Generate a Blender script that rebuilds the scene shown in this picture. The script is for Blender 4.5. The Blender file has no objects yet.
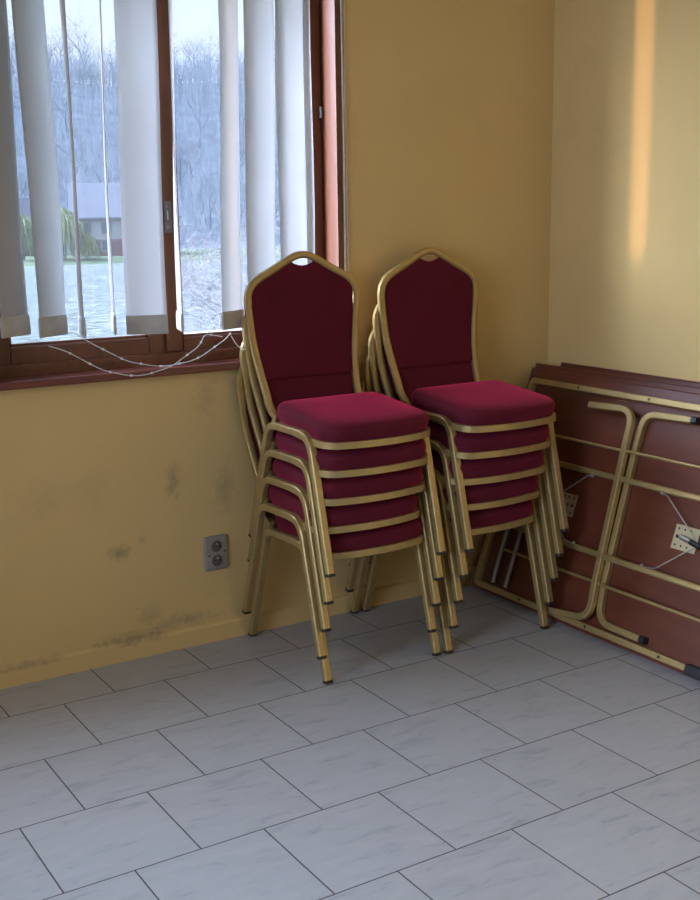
import bpy, bmesh, math, random
from mathutils import Vector, Matrix, noise
PI = math.pi
scene = bpy.context.scene
COL = scene.collection

# ------------------------------------------------------------------ materials
def mat(name):
    m = bpy.data.materials.new(name); m.use_nodes = True
    nt = m.node_tree
    return m, nt, nt.nodes['Principled BSDF']

def nd(nt, typ, **kw):
    n = nt.nodes.new(typ)
    for k, v in kw.items():
        if k.startswith('i_'):
            key = k[2:].replace('_', ' ')
            n.inputs[int(key) if key.isdigit() else key].default_value = v
        else: setattr(n, k, v)
    return n

def mth(nt, op, a, b=None, c=None):
    n = nt.nodes.new('ShaderNodeMath'); n.operation = op
    for i, v in enumerate((a, b, c)):
        if v is None: continue
        if isinstance(v, (int, float)): n.inputs[i].default_value = v
        else: nt.links.new(v, n.inputs[i])
    return n.outputs[0]

def mixc(nt, fac, a, b, blend='MIX'):
    n = nt.nodes.new('ShaderNodeMix'); n.data_type = 'RGBA'; n.blend_type = blend
    for s, v in ((n.inputs[0], fac), (n.inputs[6], a), (n.inputs[7], b)):
        if isinstance(v, (int, float)): s.default_value = v
        elif isinstance(v, tuple): s.default_value = (*v, 1)
        else: nt.links.new(v, s)
    return n.outputs[2]

def ramp(nt, fac, stops):
    n = nt.nodes.new('ShaderNodeValToRGB')
    e = n.color_ramp.elements
    while len(e) < len(stops): e.new(.5)
    for el, (p, c) in zip(e, stops):
        el.position = p; el.color = (*c, 1) if len(c) == 3 else c
    nt.links.new(fac, n.inputs[0])
    return n.outputs[0]

def noise_fac(nt, vec, scale, detail=3, rough=.5, dist=0):
    n = nd(nt, 'ShaderNodeTexNoise', i_Scale=scale, i_Detail=detail, i_Roughness=rough, i_Distortion=dist)
    nt.links.new(vec, n.inputs['Vector'])
    return n.outputs['Fac']

def bump(nt, b, h, strength, dist=.01):
    n = nd(nt, 'ShaderNodeBump', i_Strength=strength, i_Distance=dist)
    nt.links.new(h, n.inputs['Height']); nt.links.new(n.outputs[0], b.inputs['Normal'])

def coord(nt, kind='Object'):
    return nt.nodes.new('ShaderNodeTexCoord').outputs[kind]

def world_pos(nt):
    return nt.nodes.new('ShaderNodeNewGeometry').outputs['Position']

def simple(name, col, rough=.5, metal=0., var=.12, scale=18, bmp=0., spec=.5):
    m, nt, b = mat(name)
    f = noise_fac(nt, coord(nt), scale, 4)
    dark = tuple(c*(1-var) for c in col); lite = tuple(min(1, c*(1+var)) for c in col)
    nt.links.new(ramp(nt, f, [(.3, dark), (.7, lite)]), b.inputs['Base Color'])
    b.inputs['Roughness'].default_value = rough; b.inputs['Metallic'].default_value = metal
    b.inputs['Specular IOR Level'].default_value = spec
    if bmp: bump(nt, b, f, bmp)
    return m

# spots: (x, z, radius x, radius z, strength)
def wall_mat(name, spots=(), axis='x'):
    m, nt, b = mat(name)
    P = world_pos(nt)
    sep = nd(nt, 'ShaderNodeSeparateXYZ'); nt.links.new(P, sep.inputs[0])
    base = ramp(nt, noise_fac(nt, P, 1.3, 4, .55), [(.3, (.71, .488, .195)), (.7, (.76, .533, .222))])
    fine = noise_fac(nt, P, 26, 5, .6, 1.2)
    dirt = ramp(nt, noise_fac(nt, P, 3.1, 6, .65, .8), [(.55, (0, 0, 0)), (.78, (1, 1, 1))])
    col = mixc(nt, mth(nt, 'MULTIPLY', dirt, .14), base, (.40, .30, .17))
    X = sep.outputs[0 if axis == 'x' else 1]; Z = sep.outputs[2]
    tot = None
    for (x, z, rx, rz, s) in spots:
        dx = mth(nt, 'DIVIDE', mth(nt, 'SUBTRACT', X, x), rx)
        dz = mth(nt, 'DIVIDE', mth(nt, 'SUBTRACT', Z, z), rz)
        d = mth(nt, 'SQRT', mth(nt, 'ADD', mth(nt, 'MULTIPLY', dx, dx), mth(nt, 'MULTIPLY', dz, dz)))
        d = mth(nt, 'ADD', d, mth(nt, 'MULTIPLY', mth(nt, 'SUBTRACT', fine, .5), 2.6))
        k = mth(nt, 'MULTIPLY', mth(nt, 'MAXIMUM', mth(nt, 'SUBTRACT', 1.0, d), 0.0), s)
        tot = k if tot is None else mth(nt, 'MAXIMUM', tot, k)
    if tot is not None:
        col = mixc(nt, mth(nt, 'MINIMUM', mth(nt, 'MULTIPLY', tot, .62), .6), col, (.27, .19, .12))
    nt.links.new(col, b.inputs['Base Color'])
    b.inputs['Roughness'].default_value = .62; b.inputs['Specular IOR Level'].default_value = .35
    bump(nt, b, noise_fac(nt, P, 9, 6, .6), .25, .006)
    return m

SPOTS = [(-.03, .372, .05, .03, 1.0), (.172, .591, .035, .07, .8), (.16, .56, .03, .03, .7), (-.012, .07, .13, .022, 1.3),
         (-.28, .587, .1, .07, .22), (-.11, .589, .09, .09, .2), (.05, .404, .02, .02, .4), (.06, .13, .06, .06, .5),
         (.30, .86, .05, .09, .45), (.18, .10, .12, .03, .8), (.36, .54, .05, .10, .5), (-.37, .06, .2, .015, .8), (.1, .09, .3, .012, .6)]  # stains and smears, plus a darker patch beside the left chair stack
M = {}
M['wall_back'] = wall_mat('yellow painted plaster with scuffs and darker patches', SPOTS)
M['wall'] = wall_mat('yellow painted plaster')
M['ceiling'] = simple('white ceiling paint', (.75, .73, .68), .8)

def tile_mat():
    m, nt, b = mat('marbled white floor tile')
    P = world_pos(nt)
    sep = nd(nt, 'ShaderNodeSeparateXYZ'); nt.links.new(P, sep.inputs[0])
    X, Y = sep.outputs[0], sep.outputs[1]
    T = .33
    Yp = mth(nt, 'DIVIDE', mth(nt, 'SUBTRACT', mth(nt, 'MULTIPLY', Y, -1.), .2338), T)
    row = mth(nt, 'FLOOR', Yp); fy = mth(nt, 'SUBTRACT', Yp, row)
    odd = mth(nt, 'FLOORED_MODULO', row, 2.)
    Xp = mth(nt, 'ADD', mth(nt, 'DIVIDE', mth(nt, 'SUBTRACT', X, .0082), T), mth(nt, 'MULTIPLY', odd, .5))
    colm = mth(nt, 'FLOOR', Xp); fx = mth(nt, 'SUBTRACT', Xp, colm)
    ex = mth(nt, 'MINIMUM', fx, mth(nt, 'SUBTRACT', 1., fx)); ey = mth(nt, 'MINIMUM', fy, mth(nt, 'SUBTRACT', 1., fy))
    e = mth(nt, 'MINIMUM', ex, ey)
    e = mth(nt, 'ADD', e, mth(nt, 'MULTIPLY', mth(nt, 'SUBTRACT', noise_fac(nt, P, 60, 2), .5), .002))
    grout = mth(nt, 'SUBTRACT', 1., mth(nt, 'MINIMUM', mth(nt, 'MAXIMUM', mth(nt, 'DIVIDE', mth(nt, 'SUBTRACT', e, .0042), .0025), 0.), 1.))
    # per-tile shift so that the marbling breaks at each joint
    cv = nd(nt, 'ShaderNodeCombineXYZ'); nt.links.new(colm, cv.inputs[0]); nt.links.new(row, cv.inputs[1])
    wn = nd(nt, 'ShaderNodeTexWhiteNoise'); nt.links.new(cv.outputs[0], wn.inputs[0])
    sh = nd(nt, 'ShaderNodeVectorMath', operation='SCALE'); nt.links.new(wn.outputs['Color'], sh.inputs[0]); sh.inputs['Scale'].default_value = 9.
    ad = nd(nt, 'ShaderNodeVectorMath', operation='ADD'); nt.links.new(P, ad.inputs[0]); nt.links.new(sh.outputs[0], ad.inputs[1])
    mp = nd(nt, 'ShaderNodeMapping'); nt.links.new(ad.outputs[0], mp.inputs[0])
    mp.inputs['Rotation'].default_value = (0, 0, .7); mp.inputs['Scale'].default_value = (1, 3.2, 1)
    v1 = noise_fac(nt, mp.outputs[0], 9, 5, .6, .6)
    veins = ramp(nt, v1, [(.28, (.31, .305, .31)), (.42, (.405, .392, .385)), (.6, (.43, .415, .405)), (.75, (.455, .44, .43))])
    tint = mixc(nt, mth(nt, 'MULTIPLY', wn.outputs['Value'], .12), veins, (.35, .32, .295))
    spk = ramp(nt, noise_fac(nt, P, 42, 2, .5), [(.17, (1, 1, 1)), (.2, (0, 0, 0))])
    tint = mixc(nt, mth(nt, 'MULTIPLY', spk, .6), tint, (.12, .1, .08))
    col = mixc(nt, grout, tint, (.085, .07, .058))
    nt.links.new(col, b.inputs['Base Color'])
    rr = mth(nt, 'ADD', mth(nt, 'MULTIPLY', grout, .5), mth(nt, 'ADD', .3, mth(nt, 'MULTIPLY', noise_fac(nt, P, 5, 4), .14)))
    nt.links.new(rr, b.inputs['Roughness'])
    b.inputs['Specular IOR Level'].default_value = .45
    h = mth(nt, 'ADD', mth(nt, 'SUBTRACT', 1., grout), mth(nt, 'MULTIPLY', noise_fac(nt, P, 7, 2), .25))
    bump(nt, b, h, .5, .002)
    return m
M['floor'] = tile_mat()

def wood_mat(name, c1, c2, rough=.4, scale=3., stretch=(1, 14, 14)):
    m, nt, b = mat(name)
    mp = nd(nt, 'ShaderNodeMapping'); nt.links.new(coord(nt), mp.inputs[0]); mp.inputs['Scale'].default_value = stretch
    f = noise_fac(nt, mp.outputs[0], scale, 6, .6, .5)
    nt.links.new(ramp(nt, f, [(.3, c1), (.72, c2)]), b.inputs['Base Color'])
    b.inputs['Roughness'].default_value = rough
    bump(nt, b, f, .12, .004)
    return m
M['frame_wood'] = wood_mat('red brown varnished window wood', (.11, .035, .016), (.17, .056, .026), .36, 3, (14, 14, 1))
M['sill_wood'] = wood_mat('dark red varnished sill wood', (.13, .032, .025), (.2, .05, .036), .3, 3, (1, 14, 14))
M['board'] = wood_mat('reddish brown table board underside', (.10, .024, .010), (.165, .044, .020), .34, 2.2, (1.2, 7, 7))
M['board_edge'] = wood_mat('mahogany laminate edge', (.17, .055, .036), (.27, .095, .06), .38, 3., (1, 9, 9))

def gold_mat(name, col=(.50, .35, .14)):
    m, nt, b = mat(name)
    f = noise_fac(nt, coord(nt), 30, 4, .6)
    worn = ramp(nt, noise_fac(nt, coord(nt), 11, 6, .7, .6), [(.66, (0, 0, 0)), (.74, (1, 1, 1))])
    c = ramp(nt, f, [(.3, tuple(k*.88 for k in col)), (.7, col)])
    c = mixc(nt, mth(nt, 'MULTIPLY', worn, .45), c, (.22, .15, .08))
    nt.links.new(c, b.inputs['Base Color'])
    b.inputs['Metallic'].default_value = .55; b.inputs['Roughness'].default_value = .38
    return m
M['gold'] = gold_mat('champagne gold painted steel')
M['brass'] = gold_mat('pale brass plated steel', (.62, .52, .3))

def fabric_mat(name, col):
    m, nt, b = mat(name)
    O = coord(nt)
    v = nd(nt, 'ShaderNodeTexVoronoi', i_Scale=85., i_Randomness=.25); nt.links.new(O, v.inputs['Vector'])
    dot = ramp(nt, v.outputs['Distance'], [(.18, (1, 1, 1)), (.3, (0, 0, 0))])
    f = noise_fac(nt, O, 5, 4, .6)
    c = ramp(nt, f, [(.3, tuple(k*.85 for k in col)), (.7, tuple(k*1.12 for k in col))])
    c = mixc(nt, mth(nt, 'MULTIPLY', dot, .22), c, (col[0]*1.5, col[1]*2.5, col[2]*1.6))
    nt.links.new(c, b.inputs['Base Color'])
    b.inputs['Roughness'].default_value = .85
    b.inputs['Specular IOR Level'].default_value = .2
    b.inputs['Sheen Weight'].default_value = 1.; b.inputs['Sheen Roughness'].default_value = .35
    b.inputs['Sheen Tint'].default_value = (1, .06, .17, 1)
    bump(nt, b, noise_fac(nt, O, 420, 2), .25, .001)
    return m
M['fabric'] = fabric_mat('crimson woven upholstery', (.108, .0075, .018))
M['rubber'] = simple('dark brown rubber', (.035, .02, .012), .75)
M['black'] = simple('black plastic', (.015, .015, .016), .35)
M['ply'] = simple('dark seat board', (.04, .03, .025), .8)
M['steel'] = simple('bright steel', (.6, .58, .54), .3, .9)
M['hardware'] = simple('grey zinc window hardware', (.2, .19, .19), .5, .5)
M['dullsteel'] = simple('dull grey gold tube', (.30, .27, .21), .45, .5)
M['wire'] = simple('grey steel wire', (.5, .45, .4), .4, .7)
M['plastic'] = simple('aged grey white socket plastic', (.32, .275, .235), .45)
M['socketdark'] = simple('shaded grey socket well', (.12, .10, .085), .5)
M['hole'] = simple('black socket hole', (.012, .012, .012), .7)
M['bead'] = simple('white plastic bead chain', (.75, .74, .72), .4)
M['ledge'] = simple('white metal outside ledge', (.8, .8, .8), .5)

def slat_mat():
    m, nt, b = mat('translucent white blind fabric')
    O = coord(nt)
    mp = nd(nt, 'ShaderNodeMapping'); nt.links.new(O, mp.inputs[0]); mp.inputs['Scale'].default_value = (240, 240, 240)
    w = noise_fac(nt, mp.outputs[0], 1., 2)
    f = noise_fac(nt, O, 3, 4)
    c = ramp(nt, f, [(.3, (.69, .67, .66)), (.7, (.75, .73, .72))])
    d = nd(nt, 'ShaderNodeBsdfDiffuse'); t = nd(nt, 'ShaderNodeBsdfTranslucent')
    nt.links.new(c, d.inputs[0]); nt.links.new(c, t.inputs[0])
    mx = nd(nt, 'ShaderNodeMixShader', i_0=.68)
    nt.links.new(d.outputs[0], mx.inputs[1]); nt.links.new(t.outputs[0], mx.inputs[2])
    nt.links.new(mx.outputs[0], nt.nodes['Material Output'].inputs[0])
    return m
M['slat'] = slat_mat()
M['weight'] = simple('taupe fabric pocket of a blind weight', (.50, .46, .40), .8)

def glass_mat():
    m, nt, b = mat('window glass with haze veil')
    tr = nd(nt, 'ShaderNodeBsdfTransparent'); tr.inputs[0].default_value = (.98, .99, .99, 1)
    gl = nd(nt, 'ShaderNodeBsdfGlossy'); gl.inputs['Roughness'].default_value = .02
    veil = nd(nt, 'ShaderNodeBsdfTranslucent'); veil.inputs[0].default_value = (.8, .85, .9, 1)  # pale translucent share puts the outdoor haze into the pane
    m1 = nd(nt, 'ShaderNodeMixShader'); m1.inputs[0].default_value = .03
    nt.links.new(tr.outputs[0], m1.inputs[1]); nt.links.new(gl.outputs[0], m1.inputs[2])
    m2 = nd(nt, 'ShaderNodeMixShader')
    f = noise_fac(nt, coord(nt), 5, 5, .6)
    nt.links.new(mth(nt, 'ADD', mth(nt, 'MULTIPLY', f, .012), HAZE_VEIL), m2.inputs[0])
    nt.links.new(m1.outputs[0], m2.inputs[1]); nt.links.new(veil.outputs[0], m2.inputs[2])
    nt.links.new(m2.outputs[0], nt.nodes['Material Output'].inputs[0])
    return m
HAZE_VEIL = .012
M['glass'] = glass_mat()

def water_mat():
    m, nt, b = mat('rippled grey green river water')
    P = world_pos(nt)
    mp = nd(nt, 'ShaderNodeMapping'); nt.links.new(P, mp.inputs[0]); mp.inputs['Scale'].default_value = (.3, .9, 1)
    mp.inputs['Rotation'].default_value = (0, 0, -.4)
    f = noise_fac(nt, mp.outputs[0], 2.0, 5, .6, .4)
    b.inputs['Base Color'].default_value = (.36, .40, .38, 1)
    b.inputs['Roughness'].default_value = .12
    bump(nt, b, f, 1., 3.0)
    return m
M['water'] = water_mat()
M['grass'] = simple('winter grass', (.09, .12, .055), .9, scale=2, var=.4)
M['hill'] = simple('leaf littered wooded slope with blue haze tint', (.085, .10, .122), .95, scale=.4, var=.4)  # distance haze mixed into the colours of slope, far bark and twigs
M['bark_far'] = simple('bare bark with blue grey haze tint', (.11, .125, .16), .9, scale=1)
M['twig_far'] = simple('grey bare twigs with haze tint', (.125, .14, .165), .9, scale=1)
M['bark'] = simple('pale lichened bark', (.2, .18, .18), .9, scale=6)
M['twig_pale'] = simple('pale frosted twigs', (.19, .165, .175), .9, scale=3)
M['willow'] = simple('yellow green willow shoots', (.21, .23, .10), .9, scale=2, var=.3)
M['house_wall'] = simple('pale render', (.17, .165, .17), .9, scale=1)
M['house_base'] = simple('dark red brick', (.1, .045, .045), .9, scale=3)
M['house_trim'] = simple('grey window surround', (.12, .12, .13), .8)
M['roof'] = simple('grey slate roof', (.09, .09, .11), .8, scale=2)
M['dark'] = simple('dark window glass', (.04, .05, .07), .2)

# ------------------------------------------------------------------ mesh helpers
class MB:
    def __init__(s): s.v = []; s.f = []; s.m = []
    def box(s, a, b, mi=0):
        x0, y0, z0 = a; x1, y1, z1 = b; n = len(s.v)
        s.v += [Vector(p) for p in ((x0,y0,z0),(x1,y0,z0),(x1,y1,z0),(x0,y1,z0),(x0,y0,z1),(x1,y0,z1),(x1,y1,z1),(x0,y1,z1))]
        for q in ((3,2,1,0),(4,5,6,7),(0,1,5,4),(1,2,6,5),(2,3,7,6),(3,0,4,7)):
            s.f.append([n+i for i in q]); s.m.append(mi)
    def sweep(s, pts, prof, nrm=None, closed=False, cap=True, scales=None, mi=0):
        """sweep a 2D profile [(a,b)...]; a lies along nrm, b along nrm x tangent"""
        pts = [Vector(p) for p in pts]; N = len(pts); n0 = len(s.v); K = len(prof)
        fixed = nrm is not None
        ref = Vector(nrm).normalized() if fixed else None
        for i, p in enumerate(pts):
            if closed: t = pts[(i+1) % N]-pts[i-1]
            else: t = pts[min(i+1, N-1)]-pts[max(i-1, 0)]
            t.normalize()
            if ref is None:
                ref = t.orthogonal().normalized()
            a = (ref - t*ref.dot(t)).normalized()
            if not fixed: ref = a
            b = a.cross(t)
            sc = scales[i] if scales else 1.
            # widen at mitres
            if 0 < i < N-1 or closed:
                d1 = (pts[i]-pts[i-1]).normalized(); k = 1/max(.6, d1.dot(t))
            else: k = 1
            for (pa, pb) in prof: s.v.append(p + a*pa*sc + b*pb*sc*k)
        R = N if closed else N-1
        for i in range(R):
            j = (i+1) % N
            for k in range(K):
                l = (k+1) % K
                s.f.append([n0+i*K+k, n0+i*K+l, n0+j*K+l, n0+j*K+k]); s.m.append(mi)
        if cap and not closed:
            s.f.append([n0+k for k in range(K)][::-1]); s.m.append(mi)
            s.f.append([n0+(N-1)*K+k for k in range(K)]); s.m.append(mi)
    def tube(s, pts, r, K=10, nrm=None, closed=False, scales=None, mi=0):
        s.sweep(pts, [(r*math.cos(2*PI*k/K), r*math.sin(2*PI*k/K)) for k in range(K)], nrm, closed, True, scales, mi)
    def rings(s, rings, mi=0, cap0=True, cap1=True):
        n0 = len(s.v); K = len(rings[0])
        for r in rings: s.v += [Vector(p) for p in r]
        for i in range(len(rings)-1):
            for k in range(K):
                l = (k+1) % K
                s.f.append([n0+i*K+k, n0+i*K+l, n0+(i+1)*K+l, n0+(i+1)*K+k]); s.m.append(mi)
        if cap0: s.f.append([n0+k for k in range(K)][::-1]); s.m.append(mi)
        if cap1: s.f.append([n0+(len(rings)-1)*K+k for k in range(K)]); s.m.append(mi)
    def ball(s, c, r, mi=0, nu=6, nv=4):
        c = Vector(c); R = []
        for i in range(1, nv):
            ph = PI*i/nv
            R.append([c+Vector((r*math.sin(ph)*math.cos(2*PI*k/nu), r*math.sin(ph)*math.sin(2*PI*k/nu), -r*math.cos(ph))) for k in range(nu)])
        s.rings(R, mi)
    def build(s, name, mats, parent=None, smooth=True, bevel=0, world=False):
        me = bpy.data.meshes.new(name)
        me.from_pydata([tuple(p) for p in s.v], [], s.f)
        if not isinstance(mats, (list, tuple)): mats = [mats]
        for m in mats: me.materials.append(m)
        for p, mi in zip(me.polygons, s.m): p.material_index = mi
        bm = bmesh.new(); bm.from_mesh(me); bmesh.ops.recalc_face_normals(bm, faces=bm.faces)
        bm.to_mesh(me); bm.free()
        if smooth:
            for p in me.polygons: p.use_smooth = True
            me.set_sharp_from_angle(angle=math.radians(40))
        o = bpy.data.objects.new(name, me); COL.objects.link(o)
        if parent: o.parent = parent
        if bevel:
            bv = o.modifiers.new('bevel', 'BEVEL'); bv.width = bevel; bv.segments = 2; bv.limit_method = 'ANGLE'
        return o

def empty(name, label=None, cat=None, loc=(0, 0, 0), rot=(0, 0, 0), group=None, kind=None):
    o = bpy.data.objects.new(name, None); COL.objects.link(o)
    o.empty_display_size = .1
    o.location = loc; o.rotation_euler = rot
    return tag(o, label, cat, group, kind)
def tag(o, label=None, cat=None, group=None, kind=None):
    for k, v in (('label', label), ('category', cat), ('group', group), ('kind', kind)):
        if v: o[k] = v
    return o
def copy_tree(o, parent=None):
    c = o.copy(); COL.objects.link(c)
    if parent: c.parent = parent
    for ch in KIDS.get(o.name, []): copy_tree(ch, c)
    return c
KIDS = {}
def index_kids():
    KIDS.clear()
    for o in bpy.data.objects:
        if o.parent: KIDS.setdefault(o.parent.name, []).append(o)
def boxo(name, a, b, m, parent=None, bevel=0):
    mb = MB(); mb.box(a, b); return mb.build(name, m, parent, False, bevel)
def fillet(P, r, n=6):
    """round the inner corners of a polyline"""
    P = [Vector(p) for p in P]; out = [P[0]]
    if isinstance(r, (int, float)): r = [r]*len(P)
    for i in range(1, len(P)-1):
        a = (P[i-1]-P[i]); b = (P[i+1]-P[i]); la, lb = a.length, b.length
        a.normalize(); b.normalize(); ang = a.angle(b)
        d = min(r[i]/math.tan(ang/2), la*.48, lb*.48)
        A = P[i]+a*d; B = P[i]+b*d
        for k in range(n+1):
            t = k/n; out.append(A*(1-t)**2 + P[i]*2*t*(1-t) + B*t*t)
    out.append(P[-1]); return out
def sq(w, h, c=.28, n=1):
    """chamfered rectangular tube profile"""
    a, b = w/2, h/2; ca = a*c*1.3; cb = b*c*1.3
    return [(a, -b+cb), (a, b-cb), (a-ca, b), (-a+ca, b), (-a, b-cb), (-a, -b+cb), (-a+ca, -b), (a-ca, -b)]

# ------------------------------------------------------------------ the room
XR, XL, YF, H = 1.8055, -3.2, -8.0, 2.75
WX0, WX1, WZ0, WZ1 = -.425, .845, .945, 2.36      # window opening in the back wall
T = .22
def struct(name, mb, m, smooth=False, parent=None):
    return tag(mb.build(name, m, parent, smooth), kind=None if parent else 'structure')
mb = MB(); mb.box((XL-.2, YF-.2, -.12), (XR+.2, T, 0)); struct('floor', mb, M['floor'])
mb = MB(); mb.box((XL-.2, YF-.2, H), (XR+.2, T, H+.15)); struct('ceiling', mb, M['ceiling'])
mb = MB()
BX0, BX1 = -2.65, -1.15          # a second window farther left, out of the picture
mb.box((XL-.2, 0, 0), (BX0, T, H)); mb.box((BX1, 0, 0), (WX0, T, H)); mb.box((BX0, 0, 0), (BX1, T, WZ0)); mb.box((BX0, 0, WZ1), (BX1, T, H))
mb.box((WX1, 0, 0), (XR, T, H))
mb.box((WX0, 0, 0), (WX1, T, WZ0)); mb.box((WX0, 0, WZ1), (WX1, T, H))
struct('wall_back', mb, M['wall_back'])
mb = MB(); mb.box((XR, YF-.2, 0), (XR+.2, T, H)); struct('wall_right', mb, M['wall'])
mb = MB(); mb.box((XL-.2, YF-.2, 0), (XR, YF, H)); struct('wall_front', mb, M['wall'])
LY0, LY1, LZ0, LZ1 = -3.5, -1.5, .75, 2.45        # assumed left wall windows, unseen, added and placed to bring in side light
mb = MB()
mb.box((XL-.2, YF, 0), (XL, LY0, H)); mb.box((XL-.2, LY1, 0), (XL, 0, H))
mb.box((XL-.2, LY0, 0), (XL, LY1, LZ0)); mb.box((XL-.2, LY0, LZ1), (XL, LY1, H))
struct('wall_left', mb, M['wall'])
fr = MB()
for y in (LY0, -2.53, LY1-.06): fr.box((XL-.12, y, LZ0), (XL-.04, y+.06, LZ1))
fr.box((XL-.12, LY0, LZ0), (XL-.04, LY1, LZ0+.06)); fr.box((XL-.12, LY0, LZ1-.06), (XL-.04, LY1, LZ1))
w2 = struct('added_window_2', fr, M['frame_wood'])
g = MB(); g.box((XL-.083, LY0+.05, LZ0+.05), (XL-.077, LY1-.05, LZ1-.05)); g.build('pane', M['glass'], w2, False)
fr = MB()
for x in (BX0, -1.93, BX1-.06): fr.box((x, .08, WZ0), (x+.06, .14, WZ1))
fr.box((BX0, .08, WZ0), (BX1, .14, WZ0+.07)); fr.box((BX0, .08, WZ1-.06), (BX1, .14, WZ1))
w3 = struct('window_3', fr, M['frame_wood'])
g = MB(); g.box((BX0+.05, .107, WZ0+.05), (BX1-.05, .112, WZ1-.05)); g.build('pane', M['glass'], w3, False)
# skirting painted like the wall, with a slightly broken top edge
def skirting(name, p0, p1, n, inward):
    mb = MB(); R = []
    d = Vector(p1)-Vector(p0)
    for i in range(n+1):
        p = Vector(p0)+d*(i/n); w = Vector(inward)
        h = .064+.004*noise.noise(Vector((p.x*9, p.y*9, .3)))
        th = .012+.002*noise.noise(Vector((p.x*14, p.y*14, 2)))
        R.append([p, p+w*th, p+w*th+Vector((0,0,h-.006)), p+w*(th-.007)+Vector((0,0,h)), p+Vector((0,0,h+.002))])
    mb.rings(R)
    return struct(name, mb, M['wall_back'] if 'back' in name else M['wall'])
skirting('baseboard_back', (XL, 0, 0), (XR, 0, 0), 220, (0, -1, 0))
skirting('baseboard_right', (XR, 0, 0), (XR, YF, 0), 120, (-1, 0, 0))

# ------------------------------------------------------------------ the window
JB = .085      # casement plane
mb = MB()
mb.box((WX1-.024, -.012, WZ0), (WX1, .16, WZ1)); mb.box((WX0, -.012, WZ0), (WX0+.024, .16, WZ1))
mb.box((WX0+.024, -.012, WZ1-.03), (WX1-.024, .16, WZ1))
mb.box((WX0+.024, .06, WZ0+.022), (WX1-.024, .16, 1.008))
win = mb.build('window_1', M['frame_wood'], None, False, .003); tag(win, kind='structure')
mb = MB(); mb.box((WX0-.03, -.034, WZ0), (WX1+.012, .085, WZ0+.025))
mb.build('window_sill', M['sill_wood'], win, False, .004)
boxo('outside_ledge', (WX0+.03, .165, 1.02), (WX1-.03, .215, 1.056), M['ledge'], win)
def casement(x0, x1, gx0, gx1, gz0, z0=1.0, z1=2.325, gz1=2.25):
    mb = MB(); y0, y1 = .08, .135
    mb.box((x0, y0, z0), (gx0, y1, z1)); mb.box((gx1, y0, z0), (x1, y1, z1))
    mb.box((gx0, y0, z0), (gx1, y1, gz0)); mb.box((gx0, y0, gz1), (gx1, y1, z1))
    c = mb.build('casement', M['frame_wood'], win, False, .004)
    b = MB()
    for a0, a1 in (((gx0, .09, gz0), (gx0+.008, .105, gz1)), ((gx1-.008, .09, gz0), (gx1, .105, gz1)), ((gx0, .09, gz0), (gx1, .105, gz0+.008))): b.box(a0, a1)
    b.build('glazing_bead', M['ledge'] if False else M['frame_wood'], c, False)
    boxo('pane', (gx0, .108, gz0), (gx1, .113, gz1), M['glass'], c)
    return c
cl = casement(WX0+.026, .222, -.318, .14, 1.062)
cr = casement(.226, WX1-.026, .262, .775, 1.054)
mb = MB(); mb.box((.196, .064, 1.01), (.248, .0795, 2.32)); mb.build('cover_strip', M['frame_wood'], win, False, .005)
mb = MB()   # espagnolette plate on the meeting stile
mb.box((.207, .058, 1.40), (.231, .0635, 1.50))
for z in (1.415, 1.45, 1.485): mb.ball((.219, .057, z), .006, 0, 8, 5)
mb.box((.213, .045, 1.44), (.225, .058, 1.47))
mb.build('catch_plate', M['hardware'], win, True)
mb = MB(); mb.box((.19, .060, 1.165), (.203, .079, 1.20)); mb.box((.187, .055, 1.172), (.197, .065, 1.182)); mb.build('latch', M['sill_wood'], win, False, .002)
for z in (1.78, 1.2):
    mb = MB(); mb.tube([(WX1-.032, .074, z), (WX1-.032, .074, z+.035)], .0055, 10); mb.build('hinge', M['hardware'], win)

# ------------------------------------------------------------------ the vertical blind
YB = -.055
blind = empty('vertical_blind', 'white vertical fabric blind with twisted slats hanging before the wooden window', 'blind', (.2, YB, 2.46))
O = Vector(blind.location)
mb = MB(); mb.box((-.66, -.022, -.0), (.66, .022, .035)); mb.build('head_rail', M['ledge'], blind, False, .004)
for x in (-.45, .45): boxo('wall_bracket', (x-.015, -.015, .02), (x+.015, .055, .045), M['ledge'], blind)
random.seed(4)
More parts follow.
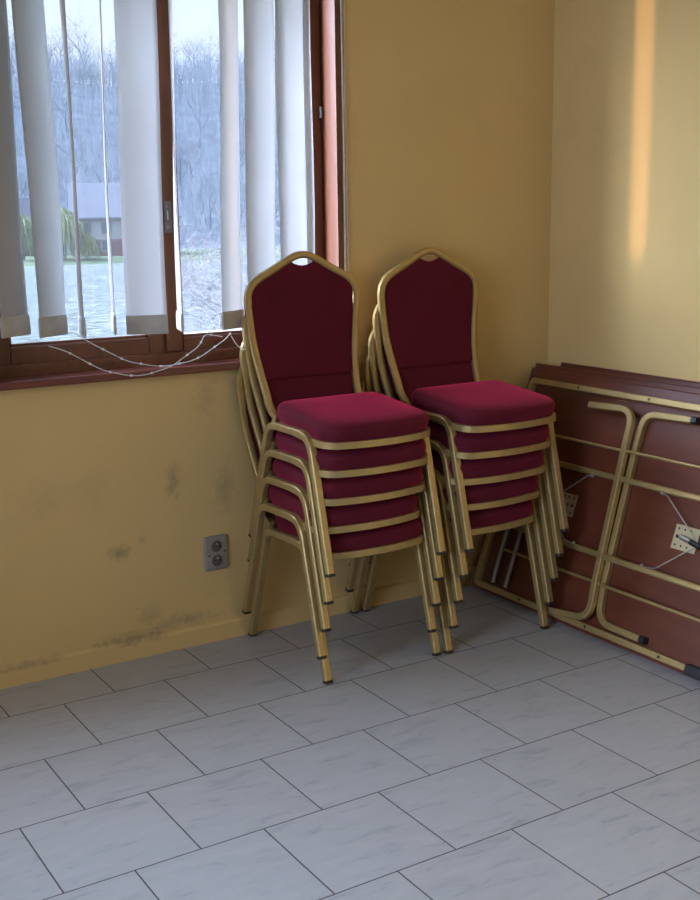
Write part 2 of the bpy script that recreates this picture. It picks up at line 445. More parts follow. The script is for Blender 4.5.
# xb, xt: centre at the hem and at the rail; ab, at: turn of the slat; zb: hem height
SL = [(-.335, -.343, 30, 36, 1.112, .121), (-.219, -.236, 32, 22, 1.105, .121), (-.128, -.131, 76, 79, 1.100, .121), (-.030, -.020, 70, 76, 1.102, .121),
      (.082, .094, -20, -18, 1.091, .127), (.193, .207, 70, 64, 1.095, .121), (.384, .408, 33, 30, 1.089, .121), (.495, .515, 13, 16, 1.089, .127), (.616, .634, 11, 11, 1.089, .127),
      (.683, .692, 28, 28, 1.089, .045)]
for i, (xb, xt, ab, at, zb, w) in enumerate(SL):
    mb = MB(); ZT = 2.455; NZ, NW = 36, 8
    ph = random.uniform(0, 6); cur = random.uniform(.0035, .007)*random.choice((1, -1))
    wid = .04
    def P(u, z):
        k = (z-zb)/(ZT-zb); e = .5-.5*math.cos(PI*min(1, max(0, k)))
        a = math.radians(ab+(at-ab)*e + 3.5*math.sin(ph+k*5))
        xc = xb+(xt-xb)*k + .003*math.sin(ph*2+k*7)
        c = cur*(1-4*u*u)*min(1, (z-zb)*6+.25)
        return Vector((xc+u*w*math.cos(a)-c*math.sin(a), YB+u*w*math.sin(a)+c*math.cos(a), z))-O
    rows = []
    for r in range(NZ+1):
        z = zb+(ZT-zb)*r/NZ
        rows.append([P(-.5+q/NW, z) for q in range(NW+1)])
    n0 = 0
    for row in rows: mb.v += row
    for r in range(NZ):
        for q in range(NW):
            a = r*(NW+1)+q; mb.f.append([a, a+1, a+NW+2, a+NW+1]); mb.m.append(0)
    s = mb.build('slat', M['slat'], blind)
    so = s.modifiers.new('thick', 'SOLIDIFY'); so.thickness = .0006; so.offset = 0
    # hem pocket holding the weight
    if w > .1:
        mb = MB(); R = []
        for z, th in ((zb-.004, .0022), (zb+.0, .0042), (zb+.03, .0046), (zb+.052, .0034), (zb+.056, .0012)):
            ring = []
            for q in range(NW+1):
                u = -.5+q/NW; p = P(u*1.02, max(z, zb)); p.z = z-O.z
                t = (P(u+.01, zb)-P(u-.01, zb)).normalized(); nn = Vector((t.y, -t.x, 0))
                ring.append((p, nn))
            R.append([p+nn*th for p, nn in ring]+[p-nn*th for p, nn in ring[::-1]])
        mb.rings(R); mb.build('bottom_weight', M['weight'], s)

def chain(name, pts, parent, r=.0011, step=.0075, big=9, rb=.0023):
    P = fillet(pts, .2, 8); mb = MB(); off = Vector(parent.matrix_basis.translation)
    P = [p-off for p in P]
    mb.tube(P, r, 5)
    acc = 0; k = 0
    for a, b in zip(P, P[1:]):
        L = (b-a).length; t = -acc
        while t+step < L:
            t += step; k += 1
            mb.ball(a+(b-a)*(t/L), rb*(2.0 if k % big == 0 else 1.), 0, 6, 4)
        acc = L-t if L > t else 0
    return mb.build(name, M['bead'], parent)
chain('bead_chain', [(-.246, -.075, 1.075), (-.20, -.10, 1.058), (-.10, -.125, .994), (.012, -.13, .963), (.124, -.13, .987), (.232, -.12, 1.046), (.262, -.09, 1.08), (.34, -.06, 1.062)], blind)
chain('bead_chain', [(-.18, -.035, 1.10), (-.16, -.04, 1.11), (-.091, -.045, 1.064), (.014, -.045, 1.004), (.128, -.045, .977), (.251, -.045, .990), (.352, -.055, 1.052), (.37, -.058, 1.07)], blind)
chain('bead_chain', [(.372, -.058, 1.065), (.392, -.065, 1.026), (.43, -.06, 1.008), (.47, -.058, 1.03), (.50, -.055, 1.06)], blind)
for dx, dy, ph in ((.0, -.004, 0), (.016, .004, 2)):
    pts = [(.846+dx+.0015*math.sin(ph+z*5), -.012+dy, z) for z in [1.17+i*.0645 for i in range(21)]]
    chain('operating_chain', pts, blind, .0022, .0062, 999, .0030)
mb = MB(); mb.tube([(.648+.006, .04, -1.36), (.648+.006, .04, -1.29)], .009, 12); mb.build('chain_weight', M['bead'], blind)

# ------------------------------------------------------------------ wall socket
s = empty('wall_socket', 'aged white double wall socket on the yellow wall under the window', 'socket', (.313, 0, .316))
mb = MB(); n = 6; R = []
for d, y in ((0, 0), (0, -.006), (.003, -.010), (.008, -.011)):
    w, h, r = .045-d, .061-d, .010
    ring = []
    for cx, cz, a0 in ((w-r, h-r, 0), (-w+r, h-r, PI/2), (-w+r, -h+r, PI), (w-r, -h+r, 1.5*PI)):
        for k in range(n): a = a0+PI/2*k/(n-1); ring.append((cx+r*math.cos(a), y, cz+r*math.sin(a)))
    R.append(ring)
mb.rings(R); mb.build('cover_plate', M['plastic'], s)
for z in (.025, -.025):
    mb = MB(); K = 28
    def rg(r, y): return [(r*math.cos(2*PI*k/K), y, z+r*math.sin(2*PI*k/K)) for k in range(K)]
    mb.rings([rg(.0235, -.009), rg(.0235, -.014), rg(.0215, -.0145), rg(.0205, -.0125)], 0, True, True)
    w = mb.build('outlet', M['plastic'], s)
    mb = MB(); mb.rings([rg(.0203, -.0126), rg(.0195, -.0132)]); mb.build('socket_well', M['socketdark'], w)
    for x, zz in ((-.0095, 0), (.0095, 0)):
        mb = MB(); mb.rings([[(x+.0032*math.cos(2*PI*k/10), yy, z+zz+.0032*math.sin(2*PI*k/10)) for k in range(10)] for yy in (-.0131, -.0136)])
        mb.build('contact_hole', M['hole'], w)
    mb = MB(); mb.tube([(0, -.012, z+.009), (0, -.020, z+.009)], .0024, 8); mb.build('earth_pin', M['steel'], w)
for x, z in ((-.029, -.006), (.031, .004)):
    mb = MB(); mb.rings([[(x+rr*math.cos(2*PI*k/12), y, z+rr*math.sin(2*PI*k/12)) for k in range(12)] for rr, y in ((.0035, -.0108), (.003, -.0125))]); mb.build('screw', M['hole'], s)

# ------------------------------------------------------------------ banquet chair
HX = .212
def make_chair():
    root = empty('banquet_chair', 'x', 'chair')
    # side legs: one bent tube each side, front foot - over the top - rear foot
    for sx in (-1, 1):
        x = sx*HX
        path = fillet([(x, -.5165, .006), (x, -.403, .423), (x, -.137, .417), (x, -.002, .006)], [0, .078, .068, 0], 8)
        mb = MB(); mb.sweep(path, sq(.0255, .0225, .2), nrm=(1, 0, 0)); mb.build('side_leg_frame', M['gold'], root)
        for y, dy in ((-.5182, -.272), (.000, .328)):
            mb = MB(); d = Vector((0, dy, -1)).normalized()
            p = Vector((x, y, 0)); q = p-d*.010
            mb.sweep([q, p+Vector((0, 0, .0001))], sq(.0264, .0236, .2), nrm=(1, 0, 0)); 
            mb.build('foot_cap', M['rubber'], root)
    # seat frame: flat band round the cushion, bowed forward
    def outline(w_f, w_r, yf, yr, bow, rf, rr, n=6):
        P = []
        cf = [(-w_f+rf, yf+rf, PI, 1.5*PI), (w_f-rf, yf+rf, 1.5*PI, 2*PI)]
        for ci, (cx, cy, a0, a1) in enumerate(cf):
            for k in range(n+1):
                a = a0+(a1-a0)*k/n; P.append([cx+rf*math.cos(a), cy+rf*math.sin(a)])
            if ci == 0:
                for k in range(1, 8): P.append([-w_f+rf+(2*w_f-2*rf)*k/8, yf])
        for cx, cy, a0, a1 in ((w_r-rr, yr-rr, 0, PI/2), (-w_r+rr, yr-rr, PI/2, PI)):
            for k in range(n+1):
                a = a0+(a1-a0)*k/n; P.append([cx+rr*math.cos(a), cy+rr*math.sin(a)])
        for p in P:
            if p[1] < yf+.12: p[1] -= bow*(1-(p[0]/w_f)**2)*max(0, 1-(p[1]-yf)/.12)
        return P
    ol = outline(.2015, .190, -.476, -.150, .030, .045, .04)
    mb = MB(); mb.sweep([(x, y, .402+.014*(y+.47)/.32) for x, y in ol], [(.0105, -.008), (.0105, .006), (.007, .009), (-.007, .009), (-.0105, .006), (-.0105, -.008)], nrm=(0, 0, 1), closed=True)
    # short stubs tying the band to the side legs
    mb.build('seat_frame', M['gold'], root)
    ob = outline(.192, .181, -.466, -.160, .030, .035, .035)
    mb = MB(); mb.rings([[(x, y, zz+.014*(y+.47)/.32) for x, y in ob] for zz in (.396, .408)]); mb.build('seat_board', M['ply'], root)
    # cushion
    mb = MB(); R = []
    LAY = [(.010, .4085), (.0, .413), (-.004, .428), (-.006, .444), (-.0055, .456), (-.001, .465), (.007, .471), (.020, .475)]
    for d, z in LAY:
        o2 = outline(.200-d, (.190 if z < .42 else .199)-d, -.476+d, -.148-d*.9, .030, max(.02, .055-d*.4), max(.01, .045-d*.4))
        R.append([(x, y, z+.014*(y+.47)/.32 + .006*(y+.3)/.15*max(0, min(1, (z-.44)/.03))) for x, y in o2])
    last = R[-1]
    for k, dz in ((.8, .0035), (.55, .0055), (.3, .0065), (.08, .007)):
        R.append([(x*k, -.31+(y+.31)*k, .475+dz+.006*(-.31+(y+.31)*k+.3)/.15+.014*(-.31+(y+.31)*k+.47)/.32) for x, y, z in last])
    mb.rings(R); mb.build('seat_cushion', M['fabric'], root)
    # back frame
    def yb(z):
        k = max(0, .72-z); return .006-.035*(.95-z)-(1.0*k*k if k < .17 else .0289+.36*(k-.17))-2.2*max(0, .47-z)**1.35
    half = [(.176, .425), (.177, .47), (.179, .51), (.187, .58), (.198, .66), (.2055, .73), (.2105, .78), (.2118, .808), (.2065, .836), (.190, .861), (.161, .881), (.116, .904), (.064, .932), (.028, .948), (0, .9525)]
    def smooth(H):
        H = [Vector((a, 0, b)) for a, b in H]; out = []
        for i in range(len(H)-1):
            p0 = H[i-1] if i else H[0]*2-H[1]; p1, p2 = H[i], H[i+1]
            p3 = H[i+2] if i+2 < len(H) else Vector((-H[i].x, 0, H[i].z))
            for k in range(3):
                t = k/3; out.append(.5*((2*p1)+(p2-p0)*t+(2*p0-5*p1+4*p2-p3)*t*t+(3*p1-p0-3*p2+p3)*t**3))
        return out+[H[-1]]
    hs = smooth(half)
    full = [(p.x, yb(p.z), p.z) for p in hs]+[(-p.x, yb(p.z), p.z) for p in hs[-2::-1]]
    # foot of the back tubes runs out to the side legs
    a = [(HX-.008, yb(.41)-.008, .410)]; b = [(-HX+.008, yb(.41)-.008, .410)]
    mb = MB(); mb.sweep(a+full+b, sq(.019, .0232, .24), nrm=(0, 1, .1)); mb.build('back_frame', M['gold'], root)
    # upholstered panel inside the frame, with the hand slot under the peak
    def inset(z):
        # half width of the panel at height z
        pts = [(p.z, p.x) for p in hs]
        for (z0, x0), (z1, x1) in zip(pts, pts[1:]):
            if z0 <= z <= z1: return x0+(x1-x0)*(z-z0)/max(1e-6, z1-z0)
        return 0
    def panel(z0, z1, th, bulge, name, back=0):
        mb = MB(); NX = 24; cols = []
        for side in (1, -1):
            g = []
            for q in range(NX+1):
                s = -1+2*q/NX
                colm = []
                for r in range(25):
                    t = r/24
                    # top edge follows the frame, dipping in the middle for the slot
                    xm = s*.196
                    ztop = z1
                    if z1 > .8:
                        ax = abs(xm)
                        zt = .835
                        for (px, pz), (qx, qz) in zip(half[7:], half[8:]):
                            if qx <= ax <= px: zt = pz+(qz-pz)*(px-ax)/max(1e-6, px-qx)
                        ztop = zt-.008
                        if ax < .046: ztop = min(ztop, .9155+.0145*(ax/.046)**2)
                    z = z0+(ztop-z0)*t
                    hw = max(.01, inset(z)-.006) if z < .83 else .2
                    x = xm*min(1, hw/.196) if z < .83 else max(-max(.03, inset(z)-.004), min(max(.03, inset(z)-.004), xm*min(1, (inset(min(z,.83))-.006)/.196)))
                    edge = min(1, (1-abs(s))*7)*min(1, min(t, 1-t)*12+.0)
                    y = yb(z)+back-side*(th+bulge*math.sqrt(max(0, edge)))
                    colm.append(Vector((x, y, z)))
                g.append(colm)
            cols.append(g)
        n0 = 0
        for g in cols:
            for c in g: mb.v += c
        W = 25; S = (NX+1)*W
        for k in range(2):
            for q in range(NX):
                for r in range(W-1):
                    a = k*S+q*W+r; mb.f.append([a, a+1, a+W+1, a+W]); mb.m.append(0)
        for q in range(NX):
            for r in (0, W-1):
                a = q*W+r; mb.f.append([a, a+W, a+W+S, a+S]); mb.m.append(0)
        for r in range(W-1):
            for q in (0, NX):
                a = q*W+r; mb.f.append([a, a+1, a+1+S, a+S]); mb.m.append(0)
        mb.build(name, M['fabric'], root)
    panel(.548, .95, .003, .005, 'back_cushion')
    panel(.432, .546, .001, .001, 'lower_back_panel', .007)
    return root
chair0 = make_chair()
index_kids()
used = []
def place(x, y, z, rz, pitch, label, grp):
    c = chair0 if not used else copy_tree(chair0)
    used.append(c)
    c.location = (x, y, z+.5165*math.sin(pitch)); c.rotation_euler = (pitch, 0, rz)
    c['label'] = label; c['group'] = grp
ordn = ['lowest', 'second lowest', 'middle', 'second highest', 'topmost']
extra = {k: '' for k in range(5)}
for k in range(5):
    place([.642, .618, .632, .639, .643][k], -.030-.0062*k, .0892*k, 0, math.radians(.3*k),
          f'gold framed crimson banquet chair, {ordn[k]} in the left stack by the window{extra[k]}', 'banquet chairs in the left stack')
for k in range(5):
    place(1.111+.0115*k, -.036-.009*k, .0885*k, math.radians(.25*k), math.radians(.3*k),
          f'gold framed crimson banquet chair, {ordn[k]} in the right stack beside folded tables{extra[k]}', 'banquet chairs in the right stack')

# ------------------------------------------------------------------ folding tables on their long edge, leaning on the right wall
# local axes: x = along the table (s), y = up the board (t), z = out of the underside (n)
def make_table():
    root = empty('folding_table', 'x', 'table')
    mb = MB(); S0, S1, T0, T1, NB = .045, 1.375, .018, .905, -.046
    mb.box((S0, T0, NB), (S1, T1, NB+.020))
    mb.build('tabletop', M['board'], root, False, .003)
    mb = MB()
    for a, b in (((S0-.003, T0-.003, NB-.002), (S1+.003, T0, NB+.022)), ((S0-.003, T1, NB-.002), (S1+.003, T1+.003, NB+.022)),
                 ((S0-.003, T0, NB-.002), (S0, T1, NB+.022)), ((S1, T0, NB-.002), (S1+.003, T1, NB+.022))): mb.box(a, b)
    mb.build('edge_band', M['board_edge'], root, False, .001)
    a0, a1, b0, b1 = .085, 1.335, .040, .856
    path = fillet([((a0+a1)/2, b0, 0), (a0, b0, 0), (a0, b1, 0), (a1, b1, 0), (a1, b0, 0), ((a0+a1)/2+.001, b0, 0)], .02, 4)
    mb = MB(); mb.sweep([p+Vector((0, 0, -.0125)) for p in path[:-1]], [(.0125, -.009), (.0125, .009), (.0095, .0115), (-.0125, .0115), (-.0125, -.0115), (.0095, -.0115)], nrm=(0, 0, 1), closed=True)
    ap = mb.build('apron_rail', M['gold'], root)
    for s_ in (.35, .70, 1.04):
        for t_ in (b0, b1):
            mb = MB(); mb.tube([(s_, t_, -.003), (s_, t_, .0012)], .0055, 10); mb.build('screw', M['black'], ap)
    def leg_frame(path, n, sgn, hx):
        mb = MB(); P = [Vector((p[0], p[1], n)) for p in path]
        P = fillet(P, [0, .075, .3, .3, .075, 0], 8)
        mb.sweep(P, sq(.0235, .0235, .2), nrm=(0, 0, 1))
        f = mb.build('foot_bar', M['gold'], root)
        for i, j in ((0, 1), (-1, -2)) if sgn < 0 else ():
            e, q = P[i], P[j]; d = (e-q).normalized()
            mb = MB(); mb.sweep([e-d*.002, e+d*.022], sq(.025, .025, .34), nrm=(0, 0, 1)); mb.build('end_cap', M['black'], f)
        def xa(t):
            pp = path[2], path[3]
            return pp[0][0]+(pp[1][0]-pp[0][0])*(t-pp[0][1])/(pp[1][1]-pp[0][1])
        for t in (.566, .292):
            mb = MB(); mb.sweep([(xa(t), t, n), (hx, t, n)], sq(.021, .021, .34), nrm=(0, 0, 1)); mb.build('leg', M['gold'], root)
        for t in (.664, .197):
            mb = MB(); mb.tube([(xa(t), t, n+.002), (hx, t, n+.002)], .0058, 10); mb.build('cross_rod', M['gold'], root)
        for xx, rr, t1 in ((hx, .0105, .80), (hx-sgn*.075, .0095, .71)):
            mb = MB(); mb.tube([(xx, .062, n), (xx, t1, n)], rr, 10); mb.build('hinge_tube', M['dullsteel'], root)
    # far frame (hinged at the left end) lies flat, near frame lies over it
    leg_frame([(.90, .813), (.690, .806), (.692, .69), (.722, .20), (.742, .072), (.94, .070)], -.0135, -1, .172)
    leg_frame([(.445, .799), (.660, .809), (.666, .68), (.704, .20), (.722, .072), (.515, .046)], .0125, 1, 1.30)
    for m_, s0 in ((1, 0), (-1, 1.42)):
        f = lambda s: s0+m_*s
        mb = MB(); a, b = sorted((f(.945), f(1.045)))
        K = 14
        mb.box((a, .388, -.0255), (b, .470, -.0228))
        pl = mb.build('hinge_plate', M['brass'], root, False, .001)
        for s_ in (.96, .985, 1.01):
            for t_ in (.402, .430, .457):
                mb = MB(); mb.tube([(f(s_), t_, -.023), (f(s_), t_, -.0222)], .0038 if (t_ != .43) else .006, 8)
                mb.build('plate_hole', M['black'], pl)
        mb = MB(); mb.tube([(f(.985), .432, -.012), (f(1.03), .424, -.010)], .0095, 12); mb.build('lock_sleeve', M['steel'], root)
        mb = MB(); mb.tube([(f(1.03), .424, -.010), (f(1.075), .416, -.008)], .010, 12); mb.build('lock_knob', M['black'], root)
        mb = MB()
        mb.tube(fillet([(f(.87), .556, .006), (f(.90), .548, .004), (f(1.06), .428, -.006)], .02, 4), .0024, 7); mb.build('locking_brace', M['wire'], root)
        mb = MB(); mb.tube(fillet([(f(.88), .300, .006), (f(.93), .307, .004), (f(1.06), .416, -.006)], .02, 4), .0024, 7)
        mb.build('locking_brace', M['wire'], root)
        for t_ in (.555, .303):
            mb = MB(); mb.ball((f(.882), t_, .012 if m_ > 0 else -.002), .008, 0, 8, 6); mb.build('brace_rivet', M['wire'], root)
    mb = MB(); mb.box((1.15, .020, -.02), (1.235, .056, .006)); mb.build('corner_guard', M['black'], root, False, .006)
    return root
tb0 = make_table(); index_kids()
def lean(o, xb, xt_dir, y0, label):
    t = Vector(xt_dir).normalized(); s_ = Vector((0, -1, 0)); n = s_.cross(t)
    m = Matrix((( s_.x, t.x, n.x, xb), (s_.y, t.y, n.y, y0), (s_.z, t.z, n.z, 0), (0, 0, 0, 1)))
    # drop until the lowest corner touches the floor
    zmin = min((m @ Vector((0, tt, nn))).z for tt in (.015,) for nn in (-.048, -.024))
    m[2][3] -= zmin
    o.matrix_basis = m
    o['label'] = label; o['group'] = 'folded tables leaning on the right wall'
lean(tb0, 1.362, (.290, 0, .82), 0.0, 'folding table with gold folded legs, frontmost of the three leaning on the right wall')
tb1 = copy_tree(tb0); lean(tb1, 1.447, (.262, 0, .84), .038, 'folding table mostly hidden, middle of the three leaning on the right wall')
tb2 = copy_tree(tb0); lean(tb2, 1.528, (.232, 0, .856), -.055, 'folding table farthest back, its top edge against the right wall')

# ------------------------------------------------------------------ outside
ZW = -2.5
mb = MB(); mb.box((-260, 16, ZW-.5), (320, 97, ZW)); struct('trim_1', mb, M['water']).name = 'river_water'
rv = bpy.data.objects['river_water']; del rv['kind']
tag(rv, 'grey green rippled river seen through the window', 'river', kind='stuff')
def grid(name, x0, x1, y0, y1, nx, ny, fz, m, depth=1.5):
    mb = MB()
    for j in range(ny+1):
        for i in range(nx+1):
            x = x0+(x1-x0)*i/nx; y = y0+(y1-y0)*j/ny; mb.v.append(Vector((x, y, fz(x, y))))
    for j in range(ny):
        for i in range(nx):
            a = j*(nx+1)+i; mb.f.append([a, a+1, a+nx+2, a+nx+1]); mb.m.append(0)
    return mb.build(name, m)
def near_z(x, y): return -.9-max(0, min(1, (y-6)/12))*2.1+.15*noise.noise(Vector((x*.3, y*.3, 0)))
def far_z(x, y):
    k = max(0, y-112)/95
    top = 28+3.0*noise.noise(Vector((x*.02, 1, 0)))
    return ZW-.3+min(1, max(0, (y-93)/4))*.7+top*(3*min(1, k)**2-2*min(1, k)**3)+.8*noise.noise(Vector((x*.07, y*.07, 3)))*min(1, k*4)
g = grid('river_bank', -60, 60, .25, 20, 40, 14, near_z, M['grass']); tag(g, kind='structure')
g = grid('far_bank', -160, 260, 93, 114, 60, 8, far_z, M['grass']); tag(g, kind='structure')
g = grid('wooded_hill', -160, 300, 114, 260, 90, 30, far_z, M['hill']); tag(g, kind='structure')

def grow(seed, height, r0, levels, spread, twig_len, nchild=(4, 5, 4), upright=.5, split_lvl=2, k0=5):
    """bare branching tree; returns trunk mesh builder and crown mesh builder"""
    rnd = random.Random(seed); A, B = MB(), MB()
    def limb(p, d, L, r, lvl):
        n = 5 if lvl < 2 else 3; pts = [p.copy()]; q = p.copy(); dd = d.copy()
        for i in range(n):
            dd = (dd+Vector((rnd.uniform(-1, 1), rnd.uniform(-1, 1), rnd.uniform(-.6, 1)*upright))*.16).normalized()
            q = q+dd*(L/n); pts.append(q.copy())
        (A if lvl < split_lvl else B).tube(pts, r, k0 if lvl < 2 else 3, scales=[1-.75*i/n for i in range(n+1)])
        if lvl >= levels: return
        nc = nchild[min(lvl, len(nchild)-1)]
        for c in range(nc):
            t = rnd.uniform(.28, 1.) if lvl else rnd.uniform(.35, 1.)
            if c == 0: t = 1.
            f = t*n; i = min(n-1, int(f)); pp = pts[i]+(pts[i+1]-pts[i])*(f-i)
            ax = Vector((rnd.gauss(0, 1), rnd.gauss(0, 1), rnd.gauss(0, .35))).normalized()
            nd_ = (dd*(1-spread)+ax*spread+Vector((0, 0, .25*upright))).normalized()
            limb(pp, nd_, L*rnd.uniform(.5, .72), max(r*.55*(1-.4*t), .004), lvl+1)
    limb(Vector((0, 0, 0)), Vector((0, 0, 1)), height*.5, r0, 0)
    return A, B
random.seed(11)
protos = []
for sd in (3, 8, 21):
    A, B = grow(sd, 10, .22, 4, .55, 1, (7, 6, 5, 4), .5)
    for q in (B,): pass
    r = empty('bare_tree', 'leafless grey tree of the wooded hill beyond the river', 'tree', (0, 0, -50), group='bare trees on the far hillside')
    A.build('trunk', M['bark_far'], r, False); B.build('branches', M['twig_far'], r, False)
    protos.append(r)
index_kids()
cnt = 0; placed = set()
for rowi, (yy, nq) in enumerate(((124, 9), (141, 10), (160, 12), (180, 14), (198, 24))):
    for q in range(nq):
        ratio = .22+.46*(q+.5)/nq+random.uniform(-.2, .2)/nq
        y = yy+random.uniform(-3, 3); x = -1.33+(y+3.5)*ratio
        p = protos[(q+rowi) % 3]
        o = p if (q+rowi) % 3 not in placed else copy_tree(p)
        placed.add((q+rowi) % 3)
        o.location = (x, y, far_z(x, y)-.2); s_ = random.uniform(.85, 1.2)
        o.scale = (s_*.85, s_*.85, s_*1.05); o.rotation_euler = (0, 0, random.uniform(0, 6.28)); cnt += 1

# dense brushwood between the trees
rnd = random.Random(77); B = MB()
for k in range(2300):
    y = rnd.uniform(118, 214) if k % 3 else rnd.uniform(186, 214)
    x = -1.33+(y+3.5)*rnd.uniform(.2, .72); z = far_z(x, y)-.2; h = rnd.uniform(3.5, 8)
    p = Vector((x, y, z)); q = p+Vector((rnd.uniform(-.5, .5), rnd.uniform(-.5, .5), h*.55))
    B.tube([p, q, q+Vector((rnd.uniform(-.5, .5), 0, h*.45))], .07, 3, scales=[1, .6, .2])
    for j in range(7):
        a = rnd.uniform(0, 6.28); t = rnd.uniform(.3, 1); w_ = rnd.uniform(.4, 1.5)
        st = p+(q-p)*t
        B.tube([st, st+Vector((w_*math.cos(a), w_*math.sin(a), h*rnd.uniform(.2, .45)))], .035, 3, scales=[1, .3])
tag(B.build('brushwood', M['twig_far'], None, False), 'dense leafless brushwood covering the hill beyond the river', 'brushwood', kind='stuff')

# frosted shrub on the near bank
A, B = grow(5, 4.6, .05, 5, .62, 1, (8, 6, 5, 5, 3), .35, 2, 6)
r = empty('bare_shrub', 'pale frosted leafless shrub on the near river bank right of the window centre', 'shrub', (5.45, 10.6, near_z(5.45, 10.6)-.15)); r.scale = (.8, .8, .84)
A.build('stem', M['bark'], r, False); B.build('twigs', M['twig_pale'], r, False)
for nm, lab, loc, sc, sd in (('bare_shrub', 'lower frosted shrub spreading beside the tall one, nearer the chairs', (6.6, 10.0, near_z(6.6, 10)-.15), .7, 9),):
    A, B = grow(sd, 4.2, .05, 5, .62, 1, (8, 6, 5, 5, 3), .3, 2, 6)
    r = empty(nm, lab, 'shrub', loc); r.scale = (sc, sc, sc)
    A.build('stem', M['bark'], r, False); B.build('twigs', M['twig_pale'], r, False)

# willows on the far bank
def willow(loc, h, seed, label):
    rnd = random.Random(seed); r = empty('willow_tree', label, 'tree', loc, group=None)
    A, B = MB(), MB()
    A.tube([(0, 0, -.3), (.1, 0, h*.3), (0, .1, h*.62)], .22, 7, scales=[1, .8, .4])
    for k in range(9):
        a = k*.7; A.tube([(0, 0, h*.3), (h*.13*math.cos(a), h*.13*math.sin(a), h*.66), (h*.25*math.cos(a), h*.25*math.sin(a), h*.83)], .09, 5, scales=[1, .6, .3])
    for k in range(420):
        a = rnd.uniform(0, 6.28); q = math.sqrt(rnd.random())*h*.34
        zt = h*(1-.9*(q/(h*.42))**2*.4)*rnd.uniform(.8, 1)
        L = rnd.uniform(.3, .72)*h; x, y = q*math.cos(a), q*math.sin(a)
        dx, dy = .25*x/(q+.1), .25*y/(q+.1)
        B.tube([(x*.8, y*.8, zt*.97), (x+dx, y+dy, zt-L*.3), (x+dx*2, y+dy*2, max(.1, zt-L))], .035, 3, scales=[.8, 1, .5])
    A.build('trunk', M['bark_far'], r, False); B.build('foliage', M['willow'], r, False)
def far(u_ratio, y): return -1.33+(y+3.53)*u_ratio
willow((far(.332, 98), 98, ZW+.3), 4.9, 1, 'yellow green willow by the far river bank, left of the grey roofed house')
willow((far(.296, 99), 99, ZW+.3), 4.4, 2, 'yellow green willow at the left, seen between the first two blind slats')
willow((far(.352, 97.5), 97.5, ZW+.3), 2.6, 3, 'low yellow green willow bush before the grey roofed house')

# house across the river
def house(x, y, w, d, hw, hr, rz, label):
    r = empty('house', label, 'house', (x, y, ZW+.35), (0, 0, rz))
    mb = MB(); mb.box((-w/2, -d/2, 1.6), (w/2, d/2, hw)); mb.build('wall', M['house_wall'], r, False)
    boxo('ground_floor', (-w/2-.05, -d/2-.05, 0), (w/2+.05, d/2+.05, 1.6), M['house_base'], r)
    mb = MB(); e = .4
    mb.rings([[(xx, -d/2-e, hw-.1), (xx, 0, hw+hr), (xx, d/2+e, hw-.1), (xx, d/2+e, hw-.25), (xx, -d/2-e, hw-.25)] for xx in (-w/2-e, w/2+e)])
    mb.build('roof', M['roof'], r, False)
    if w < 8: boxo('chimney', (-w*.3, -.3, hw+hr-.6), (-w*.3+.7, .3, hw+hr+.7), M['house_base'], r)
    k = int(w//1.8)
    for i in range(k):
        xx = -w/2+w*(i+.5)/k
        for z in (.5, 2.1):
            f = boxo('window', (xx-.45, -d/2-.09, z), (xx+.45, -d/2+.02, z+1.1), M['house_trim'], r)
            boxo('pane', (xx-.36, -d/2-.11, z+.09), (xx+.36, -d/2-.085, z+1.01), M['dark'], f)
house(far(.39, 104), 104, 9.5, 6, 3.7, 3.1, -.35, 'grey roofed house with pale walls on the far river bank')
house(far(.285, 112), 112, 7, 5, 3.2, 2.4, .2, 'small pale house behind the left willow across the river')

# ------------------------------------------------------------------ light
w = bpy.data.worlds.new('sky'); scene.world = w; w.use_nodes = True
nt = w.node_tree; bg = nt.nodes['Background']
tc = nt.nodes.new('ShaderNodeTexCoord')
nrm = nd(nt, 'ShaderNodeVectorMath', operation='NORMALIZE'); nt.links.new(tc.outputs['Generated'], nrm.inputs[0])
sep = nd(nt, 'ShaderNodeSeparateXYZ'); nt.links.new(nrm.outputs[0], sep.inputs[0])
sky = ramp(nt, mth(nt, 'ADD', mth(nt, 'MULTIPLY', sep.outputs[2], .9), .05), [(0, (.93, .97, 1.04)), (.2, (.82, .94, 1.08)), (.9, (.5, .7, 1.0))])
GLOW = 36.
dt = nd(nt, 'ShaderNodeVectorMath', operation='DOT_PRODUCT'); nt.links.new(nrm.outputs[0], dt.inputs[0])
dt.inputs[1].default_value = Vector((-.90, .34, .34)).normalized()
gl = mth(nt, 'POWER', mth(nt, 'MAXIMUM', dt.outputs['Value'], 0.), 4.)
gc = mixc(nt, gl, (.62, .80, 1.18), (.68, .84, 1.16))
mul = nd(nt, 'ShaderNodeVectorMath', operation='SCALE'); nt.links.new(gc, mul.inputs[0]); nt.links.new(mth(nt, 'MULTIPLY', gl, GLOW), mul.inputs['Scale'])
add0 = nd(nt, 'ShaderNodeVectorMath', operation='ADD'); nt.links.new(sky, add0.inputs[0]); nt.links.new(mul.outputs[0], add0.inputs[1])
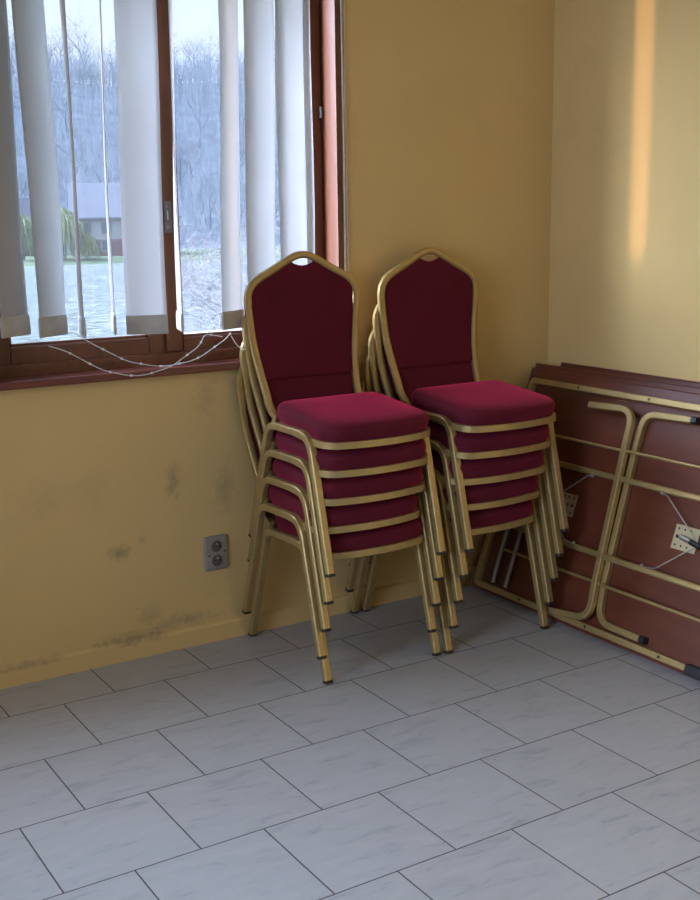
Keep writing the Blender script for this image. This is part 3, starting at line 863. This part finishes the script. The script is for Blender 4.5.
# hazy brightness round the low sun
SUNGLOW = 45.
dt2 = nd(nt, 'ShaderNodeVectorMath', operation='DOT_PRODUCT'); nt.links.new(nrm.outputs[0], dt2.inputs[0])
dt2.inputs[1].default_value = Vector((-.905, .405, .10)).normalized()
gl2 = mth(nt, 'POWER', mth(nt, 'MAXIMUM', dt2.outputs['Value'], 0.), 60.)
mul2 = nd(nt, 'ShaderNodeVectorMath', operation='SCALE'); mul2.inputs[0].default_value = (.95, .95, .9); nt.links.new(mth(nt, 'MULTIPLY', gl2, SUNGLOW), mul2.inputs['Scale'])
add = nd(nt, 'ShaderNodeVectorMath', operation='ADD'); nt.links.new(add0.outputs[0], add.inputs[0]); nt.links.new(mul2.outputs[0], add.inputs[1])
nt.links.new(add.outputs[0], bg.inputs[0]); bg.inputs[1].default_value = 1.0

def portal(name, loc, rot, sx, sy):
    l = bpy.data.lights.new(name, 'AREA'); l.shape = 'RECTANGLE'; l.size = sx; l.size_y = sy
    l.cycles.is_portal = True
    o = bpy.data.objects.new(name, l); COL.objects.link(o); o.location = loc; o.rotation_euler = rot
portal('window_daylight_portal', (.21, .25, 1.65), (-PI/2, 0, 0), 1.3, 1.45)
portal('second_window_daylight_portal', ((BX0+BX1)/2, .25, 1.65), (-PI/2, 0, 0), 1.5, 1.45)
portal('added_side_window_daylight_portal', (XL-.22, (LY0+LY1)/2, (LZ0+LZ1)/2), (0, -PI/2, 0), 1.75, 2.05)

# low sun glinting off the river
m_ = .421
tgt = Vector((1.805, -.458, 1.75)); src = tgt+Vector((-1, m_, -.045*1.085))*42
l = bpy.data.lights.new('sun_glint', 'SPOT'); l.energy = 46000; l.color = (1, .58, .32)
l.spot_size = math.radians(4); l.spot_blend = .3; l.shadow_soft_size = .62
o = bpy.data.objects.new('sun_glint', l); COL.objects.link(o); o.location = src
o.rotation_euler = (tgt-src).to_track_quat('-Z', 'Y').to_euler()

# ------------------------------------------------------------------ camera
R = ((0.848, -0.530, -0.015),)
yaw, pitch, roll = .55604, -.20002, -.01476
import json
cy, sy = math.cos(yaw), math.sin(yaw); cp, sp = math.cos(pitch), math.sin(pitch); cr, sr = math.cos(roll), math.sin(roll)
fwd = Vector((sy*cp, cy*cp, sp)); right = Vector((cy, -sy, 0)); up = right.cross(fwd)
r2 = right*cr+up*sr; u2 = up*cr-right*sr
cam = bpy.data.cameras.new('camera'); co = bpy.data.objects.new('camera', cam); COL.objects.link(co)
co.matrix_world = Matrix(((r2.x, u2.x, -fwd.x, -1.3285), (r2.y, u2.y, -fwd.y, -3.529), (r2.z, u2.z, -fwd.z, 1.452), (0, 0, 0, 1)))
cam.sensor_fit = 'VERTICAL'; cam.sensor_height = 24; cam.lens = 1165.6/900*24
cam.clip_start = .05; cam.clip_end = 600
scene.camera = co
scene.view_settings.view_transform = 'Standard'; scene.view_settings.look = 'None'
scene.view_settings.gamma = 1; scene.view_settings.use_curve_mapping = False
scene.view_settings.exposure = 0.07
